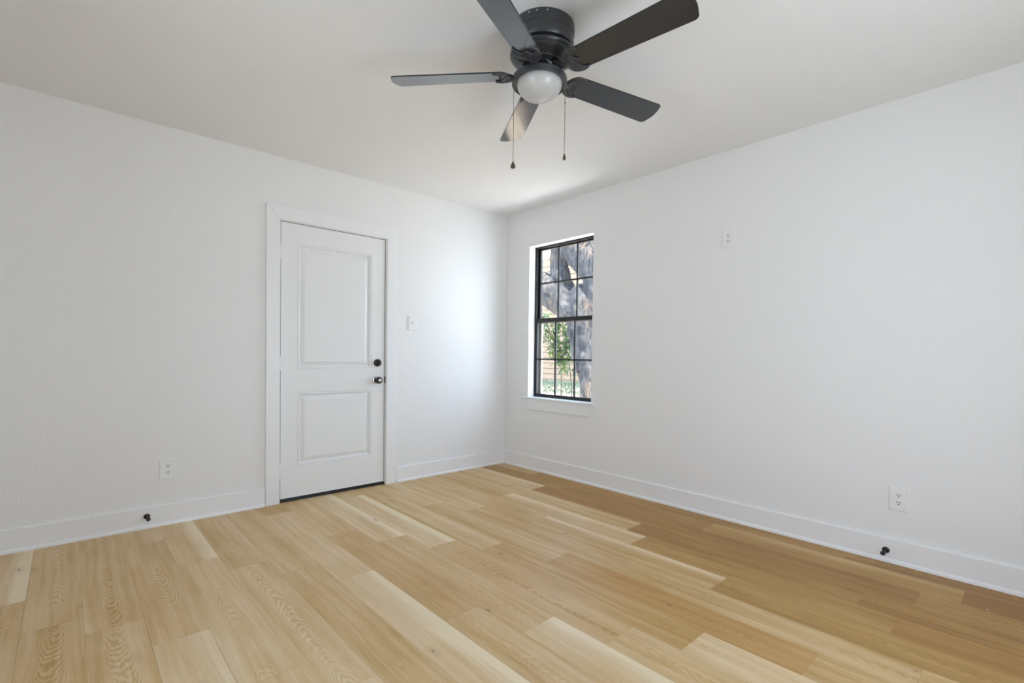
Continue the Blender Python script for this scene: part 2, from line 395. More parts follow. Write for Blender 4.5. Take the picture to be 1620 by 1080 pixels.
# baseboards with shoe moulding (profile: distance from wall, height)
BP = [(0, 0), (0.025, 0), (0.0255, 0.004), (0.0235, 0.014), (0.018, 0.0195), (0.0145, 0.0205), (0.0145, 0.127), (0.0115, 0.130), (0, 0.130)]
def baseboard(name, axis, a0, a1, cut0=0.0, cut1=0.0, pos=0.0, sgn=-1):
    bm = bmesh.new(); A = []; B = []
    for d, z in BP:
        s = d / 0.025
        for lst, a, c in ((A, a0, cut0), (B, a1, cut1)):
            q = a + c * (s if z > 0.021 or z < 0 else 1.0 if c and False else s)
            lst.append(bm.verts.new((q, pos + sgn * d, z) if axis == 'y' else (pos + sgn * d, q, z)))
    n = len(BP)
    for i in range(n): bm.faces.new((A[i], A[(i + 1) % n], B[(i + 1) % n], B[i]))
    bm.faces.new(A); bm.faces.new(B[::-1])
    return struct(obj(name, bm, M_trim))
baseboard('baseboard_left', 'y', RX, -2.272, 0.0, -0.012)
baseboard('trim_baseboard_corner', 'y', -1.237, 0.0, 0.0, -0.025)
baseboard('baseboard_right', 'x', RY, 0.0, 0.025, -0.025)
baseboard('baseboard_side', 'x', RY, 0.0, 0.025, -0.025, pos=RX, sgn=1)
baseboard('baseboard_back', 'y', -0.43, 0.0, 0, -0.025, pos=RY, sgn=1)

# ------------------------------------------------------------------ entry door
def build_door():
    # casing and jamb are the setting
    root = thing('door_1', 'white two-panel entry door shut in its white frame beside the corner', None, (0, 0, 0), kind='structure')
    cz = 2.147; ci = 2.054; xl0, xl1, xr0, xr1 = -2.275, -2.182, -1.338, -1.240; th = 0.017
    def casing(poly):
        bm = bmesh.new()
        a = [bm.verts.new((x, 0.0, z)) for x, z in poly]; b = [bm.verts.new((x, -th, z)) for x, z in poly]
        n = len(poly); bm.faces.new(a); f = bm.faces.new(b[::-1])
        for i in range(n): bm.faces.new((a[i], a[(i + 1) % n], b[(i + 1) % n], b[i]))
        bmesh.ops.recalc_face_normals(bm, faces=bm.faces[:])
        bmesh.ops.bevel(bm, geom=list(f.edges), offset=0.0016, segments=2, affect='EDGES')
        return bm
    obj('side_casing', casing([(xl0, 0), (xl1, 0), (xl1, ci), (xl0, cz)]), M_trim, root)
    obj('side_casing', casing([(xr0, 0), (xr1, 0), (xr1, cz), (xr0, ci)]), M_trim, root)
    obj('head_casing', casing([(xl0 + 0.0007, cz), (xl1 + 0.0007, ci), (xr0 - 0.0007, ci), (xr1 - 0.0007, cz)]), M_trim, root)
    bm = bmesh.new()
    box(bm, DX0 - 0.019, DX0 + 0.004, 0.0005, 0.12, 0, DZ1 + 0.018); box(bm, DX1 - 0.004, DX1 + 0.019, 0.0005, 0.12, 0, DZ1 + 0.018)
    box(bm, DX0 + 0.004, DX1 - 0.004, 0.0005, 0.12, DZ1 - 0.003, DZ1 + 0.018)
    # stop behind the leaf
    box(bm, DX0 + 0.004, DX0 + 0.018, 0.054, 0.12, 0, DZ1); box(bm, DX1 - 0.018, DX1 - 0.004, 0.054, 0.12, 0, DZ1); box(bm, DX0, DX1, 0.054, 0.12, DZ1 - 0.016, DZ1)
    obj('jamb', bm, M_trim, root)
    bm = bmesh.new()
    box(bm, DX1 - 0.0105, DX1 - 0.004, 0.012, 0.05, 0.0, DZ1 - 0.004); box(bm, DX0 + 0.004, DX0 + 0.0085, 0.012, 0.05, 0, DZ1 - 0.004); box(bm, DX0 + 0.004, DX1 - 0.004, 0.012, 0.05, DZ1 - 0.008, DZ1 - 0.003)
    obj('weatherstrip', bm, M_seal, root)
    # leaf with two moulded panels
    lx0, lx1, lz0, lz1 = DX0 + 0.0085, DX1 - 0.0115, 0.032, DZ1 - 0.0085
    fy = 0.004
    bm = bmesh.new()
    panels = [(-2.056, -1.466, 0.976, 1.905), (-2.054, -1.462, 0.257, 0.801)]
    prof = [(0, 0), (0.0015, 0.004), (0.004, 0.0045), (0.006, 0.001), (0.011, 0.0), (0.016, 0.0025), (0.0185, 0.012), (0.021, 0.0165), (0.0245, 0.018), (0.054, 0.0045), (0.0555, 0.004)]
    xs = [lx0, panels[0][0], panels[0][1], lx1]
    def V(x, y, z): return bm.verts.new((x, y, z))
    # front face as a strip grid around the panels
    def quad(x0, x1, z0, z1): bm.faces.new([V(x0, fy, z0), V(x1, fy, z0), V(x1, fy, z1), V(x0, fy, z1)])
    pu, pl = panels
    quad(lx0, lx1, pu[3], lz1); quad(lx0, lx1, pl[3], pu[2]); quad(lx0, lx1, lz0, pl[2])
    for p_ in panels: quad(lx0, p_[0], p_[2], p_[3]); quad(p_[1], lx1, p_[2], p_[3])
    for x0, x1, z0, z1 in panels:
        prev = None
        for o_, d in prof:
            ring = [V(x0 + o_, fy + d, z0 + o_), V(x1 - o_, fy + d, z0 + o_), V(x1 - o_, fy + d, z1 - o_), V(x0 + o_, fy + d, z1 - o_)]
            if prev:
                for i in range(4): bm.faces.new((prev[i], prev[(i + 1) % 4], ring[(i + 1) % 4], ring[i]))
            prev = ring
        bm.faces.new(prev)
    # edges and back
    a = [V(lx0, fy, lz0), V(lx1, fy, lz0), V(lx1, fy, lz1), V(lx0, fy, lz1)]; b = [V(lx0, fy + 0.044, lz0), V(lx1, fy + 0.044, lz0), V(lx1, fy + 0.044, lz1), V(lx0, fy + 0.044, lz1)]
    for i in range(4): bm.faces.new((a[i], a[(i + 1) % 4], b[(i + 1) % 4], b[i]))
    bm.faces.new(b)
    bmesh.ops.remove_doubles(bm, verts=bm.verts[:], dist=1e-5)
    leaf = obj('door_leaf', bm, M_door, root)
    for q in leaf.data.polygons: q.use_smooth = False
    # sweep lip, threshold
    bm = bmesh.new(); box(bm, lx0, lx1, 0.0015, 0.0038, 0.027, 0.0385, 0.0006); obj('bottom_lip', bm, M_trim, root)
    bm = bmesh.new(); box(bm, DX0 + 0.0045, DX1 - 0.0045, 0.0005, 0.05, 0.001, 0.0265, 0.001); obj('threshold', bm, M_rub, root)
    # hinges
    for hz in (1.825, 1.018, 0.235):
        bm = bmesh.new()
        for s in range(5):
            z0 = hz - 0.05 + s * 0.0202
            lathe(bm, [(0.0052, z0), (0.0055, z0 + 0.001), (0.0055, z0 + 0.0185), (0.0052, z0 + 0.0195)], 14, Matrix.Translation((DX0 + 0.0035, -0.002, 0)))
        lathe(bm, [(0.0, hz + 0.056), (0.004, hz + 0.0535), (0.004, hz - 0.052), (0, hz - 0.055)], 12, Matrix.Translation((DX0 + 0.0035, -0.002, 0)))
        obj('hinge', bm, M_trim, root, True)
    # deadbolt
    R = Matrix.Rotation(PI / 2, 4, 'X')
    bm = bmesh.new(); lathe(bm, [(0.031, -0.004), (0.0315, 0.004), (0.030, 0.009), (0.026, 0.0115), (0.0175, 0.012), (0.0165, 0.0145), (0, 0.0145)], 40, Matrix.Translation((-1.414, 0, 1.022)) @ R)
    db = obj('deadbolt', bm, M_bronze, root, True)
    bm = bmesh.new(); box(bm, -0.0035, 0.0035, -0.031, -0.0145, -0.016, 0.016, 0.002); obj('thumb_turn', bm, M_bronze, db, True, (-1.414, 0, 1.022)).rotation_euler = (0, math.radians(18), 0)
    # knob
    bm = bmesh.new(); lathe(bm, [(0.034, -0.004), (0.034, 0.003), (0.031, 0.0075), (0.021, 0.010), (0.0, 0.010)], 40, Matrix.Translation((-1.424, 0, 0.880)) @ R)
    rose = obj('knob_rose', bm, M_chrome, root, True); rose['label'] = 'satin nickel rose'
    bm = bmesh.new(); lathe(bm, [(0.011, 0.009), (0.011, 0.028), (0.017, 0.032), (0.0265, 0.040), (0.0285, 0.050), (0.0265, 0.059), (0.020, 0.0635), (0.0135, 0.0645)], 40, Matrix.Translation((-1.424, 0, 0.880)) @ R)
    kn = obj('door_knob', bm, M_bronze, root, True)
    bm = bmesh.new(); lathe(bm, [(0.0132, 0.060), (0.0128, 0.066), (0.009, 0.0675), (0.004, 0.0675), (0.0035, 0.070), (0, 0.0705)], 30, Matrix.Translation((-1.424, 0, 0.880)) @ R)
    obj('knob_face', bm, M_chrome, kn, True)['label'] = 'satin nickel knob face'
    bm = bmesh.new(); box(bm, DX1 - 0.0062, DX1 - 0.0041, -0.003, 0.012, 0.852, 0.908); obj('strike_plate', bm, M_bronze, root)
build_door()

# ------------------------------------------------------------------ window in the right wall
def build_window():
    y0, y1, z0, z1 = WIN
    root = thing('window_1', 'tall black-framed twelve-pane window in the right wall', None, kind='structure')
    fx = 0.080
    bm = bmesh.new(); F = 0.020
    box(bm, fx, T, y0, y0 + F, z0, z1); box(bm, fx, T, y1 - F, y1, z0, z1)
    box(bm, fx, T, y0 + F, y1 - F, z1 - F + 0.004, z1); box(bm, fx, T, y0 + F, y1 - F, z0, z0 + 0.016)
    obj('window_frame', bm, M_frame, root)
    def sash(x0, x1, za, zb, top, bot, side, zm):
        bm = bmesh.new(); a, b = y0 + F, y1 - F
        box(bm, x0, x1, a, a + side, za, zb, 0.001); box(bm, x0, x1, b - side, b, za, zb, 0.001)
        box(bm, x0, x1, a + side, b - side, zb - top, zb, 0.001); box(bm, x0, x1, a + side, b - side, za, za + bot, 0.001)
        s = obj('sash', bm, M_frame, root)
        bm = bmesh.new(); ia, ib = a + side, b - side; w_ = 0.0155
        for k in (1, 2):
            yc = ia + (ib - ia) * k / 3
            box(bm, x0 + 0.005, x1 - 0.004, yc - w_ / 2, yc + w_ / 2, za + bot, zb - top, 0.0012)
        box(bm, x0 + 0.006, x1 - 0.005, ia, ib, zm - w_ / 2, zm + w_ / 2, 0.0012)
        obj('muntin', bm, M_frame, s)
        bm = bmesh.new(); xc = (x0 + x1) / 2; box(bm, xc - 0.0015, xc + 0.0015, ia - 0.004, ib + 0.004, za + bot - 0.004, zb - top + 0.004)
        obj('pane', bm, M_glass, s)
    sash(0.110, 0.134, 1.412, z1 - 0.0155, 0.014, 0.042, 0.026, 1.800)
    sash(0.083, 0.107, z0 + 0.0155, 1.458, 0.040, 0.016, 0.012, 1.064)
    # light coloured screen track outside the lower sash
    bm = bmesh.new(); box(bm, 0.137, 0.158, y1 - F - 0.020, y1 - F, z0 + 0.016, 1.42); box(bm, 0.137, 0.158, y0 + F, y0 + F + 0.020, z0 + 0.016, 1.42)
    obj('screen_track', bm, mat('almond_track', (0.52, 0.46, 0.38), 0.5), root)['label'] = 'almond coloured track outside the lower sash'
    # stool and apron
    bm = bmesh.new(); box(bm, -0.030, 0.0805, y0 - 0.038, y1 + 0.038, z0 - 0.016, z0 + 0.0005)
    # notch the horns back to the wall line is not visible; keep the stool proud of the wall only
    bm.free(); bm = bmesh.new()
    poly = [(-0.030, y0 - 0.038), (0.0, y0 - 0.038), (0.0, y0 + 0.0002), (0.0800, y0 + 0.0002), (0.0800, y1 - 0.0002), (0.0, y1 - 0.0002), (0.0, y1 + 0.038), (-0.030, y1 + 0.038)]
    fs = prism(bm, poly, z0 - 0.0005, z0 + 0.0150)
    bmesh.ops.recalc_face_normals(bm, faces=bm.faces[:])
    bmesh.ops.bevel(bm, geom=[e for e in bm.edges if all(v.co.x < -0.029 for v in e.verts) and abs(e.verts[0].co.z - e.verts[1].co.z) < 1e-6], offset=0.004, segments=3, affect='EDGES')
    s = obj('window_stool', bm, M_trim, root); s.location.z = -0.0145
    bm = bmesh.new(); za, zb = z0 - 0.1165, z0 - 0.0155; th = 0.015
    P = [(y0 - 0.012, zb), (y1 + 0.012, zb), (y1 - 0.022, za), (y0 + 0.022, za)]
    a = [bm.verts.new((0, y, z)) for y, z in P]; b = [bm.verts.new((-th, y, z)) for y, z in P]
    bm.faces.new(a); bm.faces.new(b[::-1])
    for i in range(4): bm.faces.new((a[i], a[(i + 1) % 4], b[(i + 1) % 4], b[i]))
    obj('window_apron', bm, M_trim, root)
build_window()

# ---- openings behind the lens: side window and patio door (plain, they only let the daylight in)
def back_openings():
    r = thing('window_2', 'plain wide window in the side wall', None, kind='structure')
    y0, y1, z0, z1 = SIDE_WIN; bm = bmesh.new(); x0, x1 = RX - 0.12, RX - 0.07
    for a, b, c, d in ((y0, y0 + 0.04, z0, z1), (y1 - 0.04, y1, z0, z1), (y0 + 0.04, y1 - 0.04, z0, z0 + 0.04), (y0 + 0.04, y1 - 0.04, z1 - 0.04, z1), ((y0 + y1) / 2 - 0.02, (y0 + y1) / 2 + 0.02, z0 + 0.04, z1 - 0.04)):
        box(bm, x0, x1, a, b, c, d)
    obj('window_frame', bm, M_frame, r)
    r = thing('door_2', 'glazed patio door in the back wall', None, kind='structure')
    a0, a1, z0, z1 = BACK_DOOR; bm = bmesh.new(); q0, q1 = RY - 0.12, RY - 0.07
    for a, b, c, d in ((a0, a0 + 0.05, 0, z1), (a1 - 0.05, a1, 0, z1), (a0 + 0.05, a1 - 0.05, 0.0, 0.06), (a0 + 0.05, a1 - 0.05, z1 - 0.05, z1), ((a0 + a1) / 2 - 0.03, (a0 + a1) / 2 + 0.03, 0.06, z1 - 0.05)):
        box(bm, a, b, q0, q1, c, d)
    obj('door_frame', bm, M_frame, r)
back_openings()

# ------------------------------------------------------------------ outlets, switch, door stops
def outlet_parts(root):
    """faces -Y in local space, centred on the origin"""
    W2, H2 = 0.044, 0.0635
    bm = bmesh.new()
    prev = None
    for i, (o_, d) in enumerate([(0, 0), (0.0005, 0.0035), (0.003, 0.0055), (0.0045, 0.006)]):
        ring = [bm.verts.new((x, -d, z)) for x, z in ((-W2 + o_, -H2 + o_), (W2 - o_, -H2 + o_), (W2 - o_, H2 - o_), (-W2 + o_, H2 - o_))]
        if prev:
            for k in range(4): bm.faces.new((prev[k], prev[(k + 1) % 4], ring[(k + 1) % 4], ring[k]))
        else: bm.faces.new(ring)
        prev = ring
    bm.faces.new(prev[::-1])
    pl = obj('cover_plate', bm, M_plate, root)
    for s in (1, -1):
        cz = 0.0205 * s; bm = bmesh.new(); pts = []
        for k in range(40):     # round face cut flat at top and bottom
            a = 2 * PI * k / 40; pts.append((0.0172 * math.cos(a), max(-0.0138, min(0.0138, 0.0172 * math.sin(a)))))
        A = [bm.verts.new((x, -0.0055, cz + z)) for x, z in pts]; B = [bm.verts.new((x * 0.97, -0.0092, cz + z * 0.97)) for x, z in pts]
        bm.faces.new(A); bm.faces.new(B[::-1])
        for k in range(40): bm.faces.new((A[k], A[(k + 1) % 40], B[(k + 1) % 40], B[k]))
        soc = obj('socket', bm, M_plate, root)
        for sx, hh, ww in ((-0.0064, 0.0046, 0.0018), (0.0064, 0.0038, 0.0018)):
            bm = bmesh.new(); box(bm, sx - ww, sx + ww, -0.0096, -0.0085, cz + 0.0035 - hh, cz + 0.0035 + hh); obj('slot', bm, M_slot, soc)
        bm = bmesh.new(); lathe(bm, [(0.0034, 0.0085), (0.0034, 0.0096)], 14, Matrix.Translation((0, 0, cz - 0.0075)) @ Matrix.Rotation(PI / 2, 4, 'X')); obj('ground_hole', bm, M_slot, soc)
    bm = bmesh.new(); lathe(bm, [(0.0032, 0.0055), (0.003, 0.0068), (0, 0.0072)], 14, Matrix.Rotation(PI / 2, 4, 'X')); obj('screw', bm, M_plate, root, True)
def copy_tree(o, parent=None):
    c = o.copy(); COL.objects.link(c); c.parent = parent
    for ch in o.children: copy_tree(ch, c)
    return c
out0 = thing('wall_outlet', 'white duplex outlet low on the left wall, left of the door', 'outlet', (-2.846, 0, 0.350), group=None)
outlet_parts(out0)
o1 = copy_tree(out0); o1.location = (0, -2.265, 1.907); o1.rotation_euler = (0, 0, -PI / 2)
o1['label'] = 'white duplex outlet high on the right wall, level with the window top'
o2 = copy_tree(out0); o2.location = (0, -3.216, 0.350); o2.rotation_euler = (0, 0, -PI / 2)
o2['label'] = 'white duplex outlet low on the right wall, above the baseboard'
for q in (out0, o1, o2): q['group'] = 'duplex outlets on the walls'

sw = thing('light_switch', 'white toggle light switch on the wall right of the door', 'light switch', (-1.090, 0, 1.366))
bm = bmesh.new(); prev = None
for o_, d in [(0, 0), (0.0008, 0.0055), (0.004, 0.0075)]:
    ring = [bm.verts.new((x, -d, z)) for x, z in ((-0.043 + o_, -0.0615 + o_), (0.043 - o_, -0.0615 + o_), (0.043 - o_, 0.0615 - o_), (-0.043 + o_, 0.0615 - o_))]
    if prev:
        for k in range(4): bm.faces.new((prev[k], prev[(k + 1) % 4], ring[(k + 1) % 4], ring[k]))
    else: bm.faces.new(ring)
    prev = ring
bm.faces.new(prev[::-1]); obj('cover_plate', bm, M_plate, sw)
bm = bmesh.new(); box(bm, -0.0055, 0.0055, -0.0082, -0.007, -0.012, 0.012); obj('toggle_slot', bm, mat('slot_shade_grey', (0.62, 0.62, 0.61), 0.5), sw)
bm = bmesh.new(); box(bm, -0.004, 0.004, -0.022, -0.007, -0.004, 0.006, 0.0012)
for v in bm.verts:
    if v.co.y < -0.015: v.co.z += 0.008
obj('toggle', bm, M_plate, sw)
for s in (1, -1):
    bm = bmesh.new(); lathe(bm, [(0.003, 0.0072), (0.0028, 0.0082), (0, 0.0086)], 12, Matrix.Translation((0, 0, 0.030 * s)) @ Matrix.Rotation(PI / 2, 4, 'X')); obj('screw', bm, M_plate, sw, True)

ds = thing('door_stop', 'black metal door stop on the left baseboard, under the outlet', 'door stop', (-2.955, -0.0145, 0.074))
R = Matrix.Rotation(PI / 2, 4, 'X')
bm = bmesh.new(); lathe(bm, [(0.0165, 0), (0.0165, 0.003), (0.014, 0.0065), (0.008, 0.009), (0, 0.009)], 28, R); obj('base_plate', bm, M_bronze, ds, True)
bm = bmesh.new(); lathe(bm, [(0.0062, 0.007), (0.0042, 0.012), (0.0040, 0.055), (0.006, 0.062), (0.0085, 0.065)], 18, R); obj('stem', bm, M_bronze, ds, True)
bm = bmesh.new(); lathe(bm, [(0.0085, 0.064), (0.0115, 0.066), (0.0118, 0.074), (0.009, 0.079), (0, 0.080)], 24, R); obj('rubber_tip', bm, M_rub, ds, True)
d2 = copy_tree(ds); d2.location = (-0.0145, -3.168, 0.064); d2.rotation_euler = (0, 0, -PI / 2)
d2['label'] = 'black metal door stop on the right baseboard, below the low outlet'
for q in (ds, d2): q['group'] = 'door stops on the baseboards'

# ------------------------------------------------------------------ ceiling fan
def build_fan():
    C = Vector((-1.798, -2.250, 0))
    root = thing('ceiling_fan', 'charcoal five-blade ceiling fan with an unlit frosted bowl light', 'ceiling fan', (C.x, C.y, H))
    def zz(prof): return [(r, z - H) for r, z in prof]
    bm = bmesh.new()
    lathe(bm, zz([(0.1335, 2.5), (0.1345, 2.497), (0.1345, 2.478), (0.132, 2.476), (0.1315, 2.470), (0.1335, 2.468), (0.1335, 2.462), (0.1295, 2.459), (0.129, 2.452),
                  (0.1315, 2.445), (0.1325, 2.425), (0.131, 2.412), (0.127, 2.407), (0.106, 2.405)]), 72)
    obj('canopy', bm, M_fan, root, True)
    for a in (200, 214, 232, 20, 75, 130, 300):
        bm = bmesh.new(); A = math.radians(a)
        lathe(bm, [(0.0035, 0.1335), (0.0032, 0.1362), (0, 0.137)], 10, Matrix.Rotation(A, 4, 'Z') @ Matrix.Translation((0, 0, -0.0125)) @ Matrix.Rotation(PI / 2, 4, 'Y'))
        obj('canopy_screw', bm, M_chrome, root, True)['label'] = 'bright steel screw'
    # waist and motor housing with turned ribs
    bm = bmesh.new()
    pr = [(0.108, 2.4065), (0.108, 2.391), (0.132, 2.3895), (0.1393, 2.386), (0.1405, 2.380), (0.1365, 2.3735), (0.1290, 2.3700), (0.1285, 2.3672), (0.1240, 2.3655)]
    r, z = 0.1225, 2.3640
    for k in range(6):
        pr += [(r, z), (r - 0.0010, z - 0.0010), (r - 0.0042, z - 0.0012), (r - 0.0040, z - 0.0028)]
        r -= 0.0050; z -= 0.0030
    pr += [(r, z), (r - 0.003, z - 0.0015), (0.086, 2.3405), (0.05, 2.342)]
    lathe(bm, zz(pr), 72); obj('motor_housing', bm, M_fan, root, True)
    bm = bmesh.new(); lathe(bm, zz([(0.060, 2.343), (0.060, 2.334), (0.046, 2.332), (0.034, 2.330), (0.036, 2.318), (0.046, 2.305), (0.056, 2.296)]), 48)
    obj('switch_housing', bm, M_fan, root, True)
    # bowl light kit sits slightly off centre
    s = Vector((0.7024, -0.7118, 0)); off = -0.0125 * s
    bm = bmesh.new(); Mx = Matrix.Translation(off)
    lathe(bm, zz([(0.030, 2.297), (0.060, 2.2975), (0.104, 2.2935), (0.1155, 2.2885), (0.1185, 2.281), (0.1185, 2.262), (0.1165, 2.260), (0.112, 2.263), (0.0985, 2.2675), (0.0975, 2.2720)]), 72, Mx)
    ring = obj('light_fitter', bm, M_fan, root, True)
    bm = bmesh.new(); n = 14
    lathe(bm, zz([(0.0965, 2.2695)] + [(0.0965 * math.cos(i / n * PI / 2) ** 0.9 if i < n else 0.0, 2.2655 - 0.068 * math.sin(i / n * PI / 2)) for i in range(n + 1)]), 72, Mx)
    obj('glass_bowl', bm, M_globe, root, True)['label'] = 'frosted white glass bowl'
    for q in ((0.018, -0.052, 2.311), (-0.012, -0.050, 2.313)):
        bm = bmesh.new(); lathe(bm, [(0.0045, 0), (0.0045, 0.003), (0.002, 0.005), (0, 0.005)], 12, Matrix.Translation((q[0] - 0.03, q[1] + 0.008, q[2] - H)) @ Matrix.Rotation(PI / 2, 4, 'X'))
        obj('housing_screw', bm, M_chrome, root, True)['label'] = 'bright steel screw'
    bm = bmesh.new(); rnd = random.Random(2)
    for k in range(3):
        tube(bm, smoothpts([(-0.02 - 0.01 * k, -0.036, -0.160), (-0.03 + 0.012 * k, -0.056, -0.168), (-0.012 + 0.01 * k, -0.054, -0.176), (0.002 * k, -0.043, -0.186)], 5), 0.0014, 6)
    obj('lead_wires', bm, mat('pale_wire', (0.55, 0.55, 0.56), 0.4), root, True)['label'] = 'pale lead wires'
    # blades
    def blade_outline():
        pts = []
        x0, x1 = 0.140, 0.662; w0, w1 = 0.056, 0.0665
        for k in range(9):    # rounded root
            a = PI / 2 + PI * k / 8
            pts.append((x0 + 0.040 + 0.040 * math.cos(a), w0 * math.sin(a)))
        # lower long side to tip
        r = 0.022
        for k in range(7):
            a = -PI / 2 + (PI / 2) * k / 6; pts.append((x1 - r - 0.006 + r * math.cos(a), -w1 + r + r * math.sin(a)))
        for k in range(1, 8):
            t = -1 + 2 * k / 8; pts.append((x1 - 0.006 + 0.009 * (1 - t * t), (w1 - r) * t))
        for k in range(7):
            a = (PI / 2) * k / 6; pts.append((x1 - r - 0.006 + r * math.cos(a), w1 - r + r * math.sin(a)))
        return pts
    half = [(0.104, 0.007), (0.118, 0.009), (0.125, 0.022), (0.134, 0.040), (0.150, 0.053), (0.170, 0.059), (0.190, 0.058), (0.208, 0.050),
            (0.191, 0.046), (0.177, 0.034), (0.172, 0.020), (0.178, 0.009), (0.187, 0.0)]
    zb = -0.195      # blade plane below the ceiling
    for k in range(5):
        az = math.radians(275.9 - 72 * k)
        arm = bpy.data.objects.new('blade_arm', None)
        Rz = Matrix.Rotation(az, 4, 'Z'); Px = Rz @ Matrix.Translation((0, 0, zb)) @ Matrix.Rotation(math.radians(-13), 4, 'X')
        bm = bmesh.new(); fs = prism(bm, blade_outline(), -0.003, 0.003, Px)
        bmesh.ops.recalc_face_normals(bm, faces=bm.faces[:])
        bmesh.ops.bevel(bm, geom=list({e for f in fs for e in f.edges}), offset=0.0012, segments=2, affect='EDGES')
        bl = obj('blade', bm, M_blade, root)
        # arm + bracket under the blade
        bm = bmesh.new()
        poly = half + [(x, -y) for x, y in half[::-1] if y > 0]
        prism(bm, poly, -0.0065, -0.0030, Px)
        edge_pts = poly + [poly[0]]
        tube(bm, [Px @ Vector((x, y, -0.0065)) for x, y in smoothpts([(a, b, 0) for a, b in edge_pts], 3) for x, y in [(x, y)]] if False else
             [Px @ Vector((q.x, q.y, -0.0065)) for q in smoothpts([(a, b, 0) for a, b in edge_pts], 3)], 0.0030, 8, cap=False)
        # inner relief ribs of the scroll
        for sgn in (1, -1):
            tube(bm, [Px @ Vector((q.x, q.y * sgn, -0.0065)) for q in smoothpts([(0.128, 0.010, 0), (0.142, 0.030, 0), (0.160, 0.044, 0), (0.194, 0.052, 0)], 5)], [0.0026] * 15 + [0.001], 8)
            tube(bm, [Px @ Vector((q.x, q.y * sgn, -0.0065)) for q in smoothpts([(0.130, 0.0, 0), (0.146, 0.012, 0), (0.160, 0.012, 0), (0.172, 0.004, 0)], 5)], 0.0019, 8)
        # curved arm from the motor to the bracket
        tube(bm, [Rz @ q for q in smoothpts([(0.062, 0, -0.164), (0.080, 0, -0.172), (0.098, 0, -0.190), (0.118, 0, zb - 0.006), (0.142, 0, zb - 0.006)], 5)],
             [0.012 - 0.004 * i / 20 for i in range(21)], 14)
        br = obj('blade_bracket', bm, M_fan, root, True)
        for sx, sy in ((0.156, 0.030), (0.156, -0.030), (0.166, 0.0)):
            bm = bmesh.new(); lathe(bm, [(0.0042, -0.0060), (0.0042, -0.0088), (0.0025, -0.0102), (0, -0.0104)], 12, Px @ Matrix.Translation((sx, sy, 0))); obj('bracket_screw', bm, M_fan, br, True)
        bpy.data.objects.remove(arm)
    # pull chains
    for ofs, zt, fw, ft in ((-0.1220, 2.268, 0.0112, 0.0080), (0.0985, 2.268, 0.0068, 0.0085)):
        ch_len = 0.327 if ofs < 0 else 0.293
        base = s * ofs; bm = bmesh.new(); n = int(ch_len / 0.0042)
        for i in range(n):
            bmesh.ops.create_icosphere(bm, subdivisions=1, radius=0.0019, matrix=Matrix.Translation((base.x, base.y, zt - H - i * 0.0042)))
        tube(bm, [(base.x, base.y, zt - H), (base.x, base.y, zt - H - ch_len)], 0.0008, 6)
        lathe(bm, [(0, 0.005), (0.0028, 0.003), (0.0028, -0.003), (0, -0.005)], 10, Matrix.Translation((base.x, base.y, zt - H - (0.125 if ofs < 0 else 0.085))))
        ch = obj('pull_chain', bm, M_chain, root, True)
        bm = bmesh.new()
        prof = [(0.0, 0.0), (0.14, -0.004), (0.30, -0.012), (0.66, -0.021), (0.96, -0.029), (1.0, -0.033), (0.86, -0.0385), (0.5, -0.042), (0, -0.043)]
        M3 = Matrix.Translation((base.x, base.y, zt - H - ch_len + 0.001)) @ Matrix.Rotation(math.atan2(s.y, s.x), 4, 'Z') @ Matrix.Diagonal((1, ft / fw if ofs < 0 else 1.2, 0.86, 1))
        lathe(bm, [(r * fw, z) for r, z in prof], 24, M3)
        obj('pull_fob', bm, M_fob, ch, True)['label'] = 'dark teardrop pull'
build_fan()

# ------------------------------------------------------------------ plaster crumbs left on the floor
def crumbs():
    bm = bmesh.new(); bmesh.ops.create_icosphere(bm, subdivisions=1, radius=0.0035)
    rnd = random.Random(4)
    for v in bm.verts: v.co *= rnd.uniform(0.7, 1.2); v.co.z = max(v.co.z * 0.6, -0.0015)
    src = None
    for i, (x, y, s) in enumerate([(-0.3127, -3.585, 1.2), (-0.345, -3.590, 0.8), (-0.905, -0.757, 0.9), (-1.105, -2.653, 1.0), (-1.372, -3.0, 0.7), (-1.36, -2.98, 0.6), (-0.43, -2.90, 0.7), (-0.33, -3.02, 0.7), (-0.30, -3.42, 0.7), (-0.84, -3.1, 0.6)]):
        if src is None: o = src = obj('plaster_crumb', bm, M_crumb)
        else: o = src.copy(); COL.objects.link(o)
        o.location = (x, y, 0.0015 * s); o.scale = (s, s * 0.8, s); o.rotation_euler = (0, 0, i * 1.3)
        tag(o, 'tiny white plaster crumb lying on the oak plank floor', 'plaster crumb', 'plaster crumbs on the floor')
crumbs()

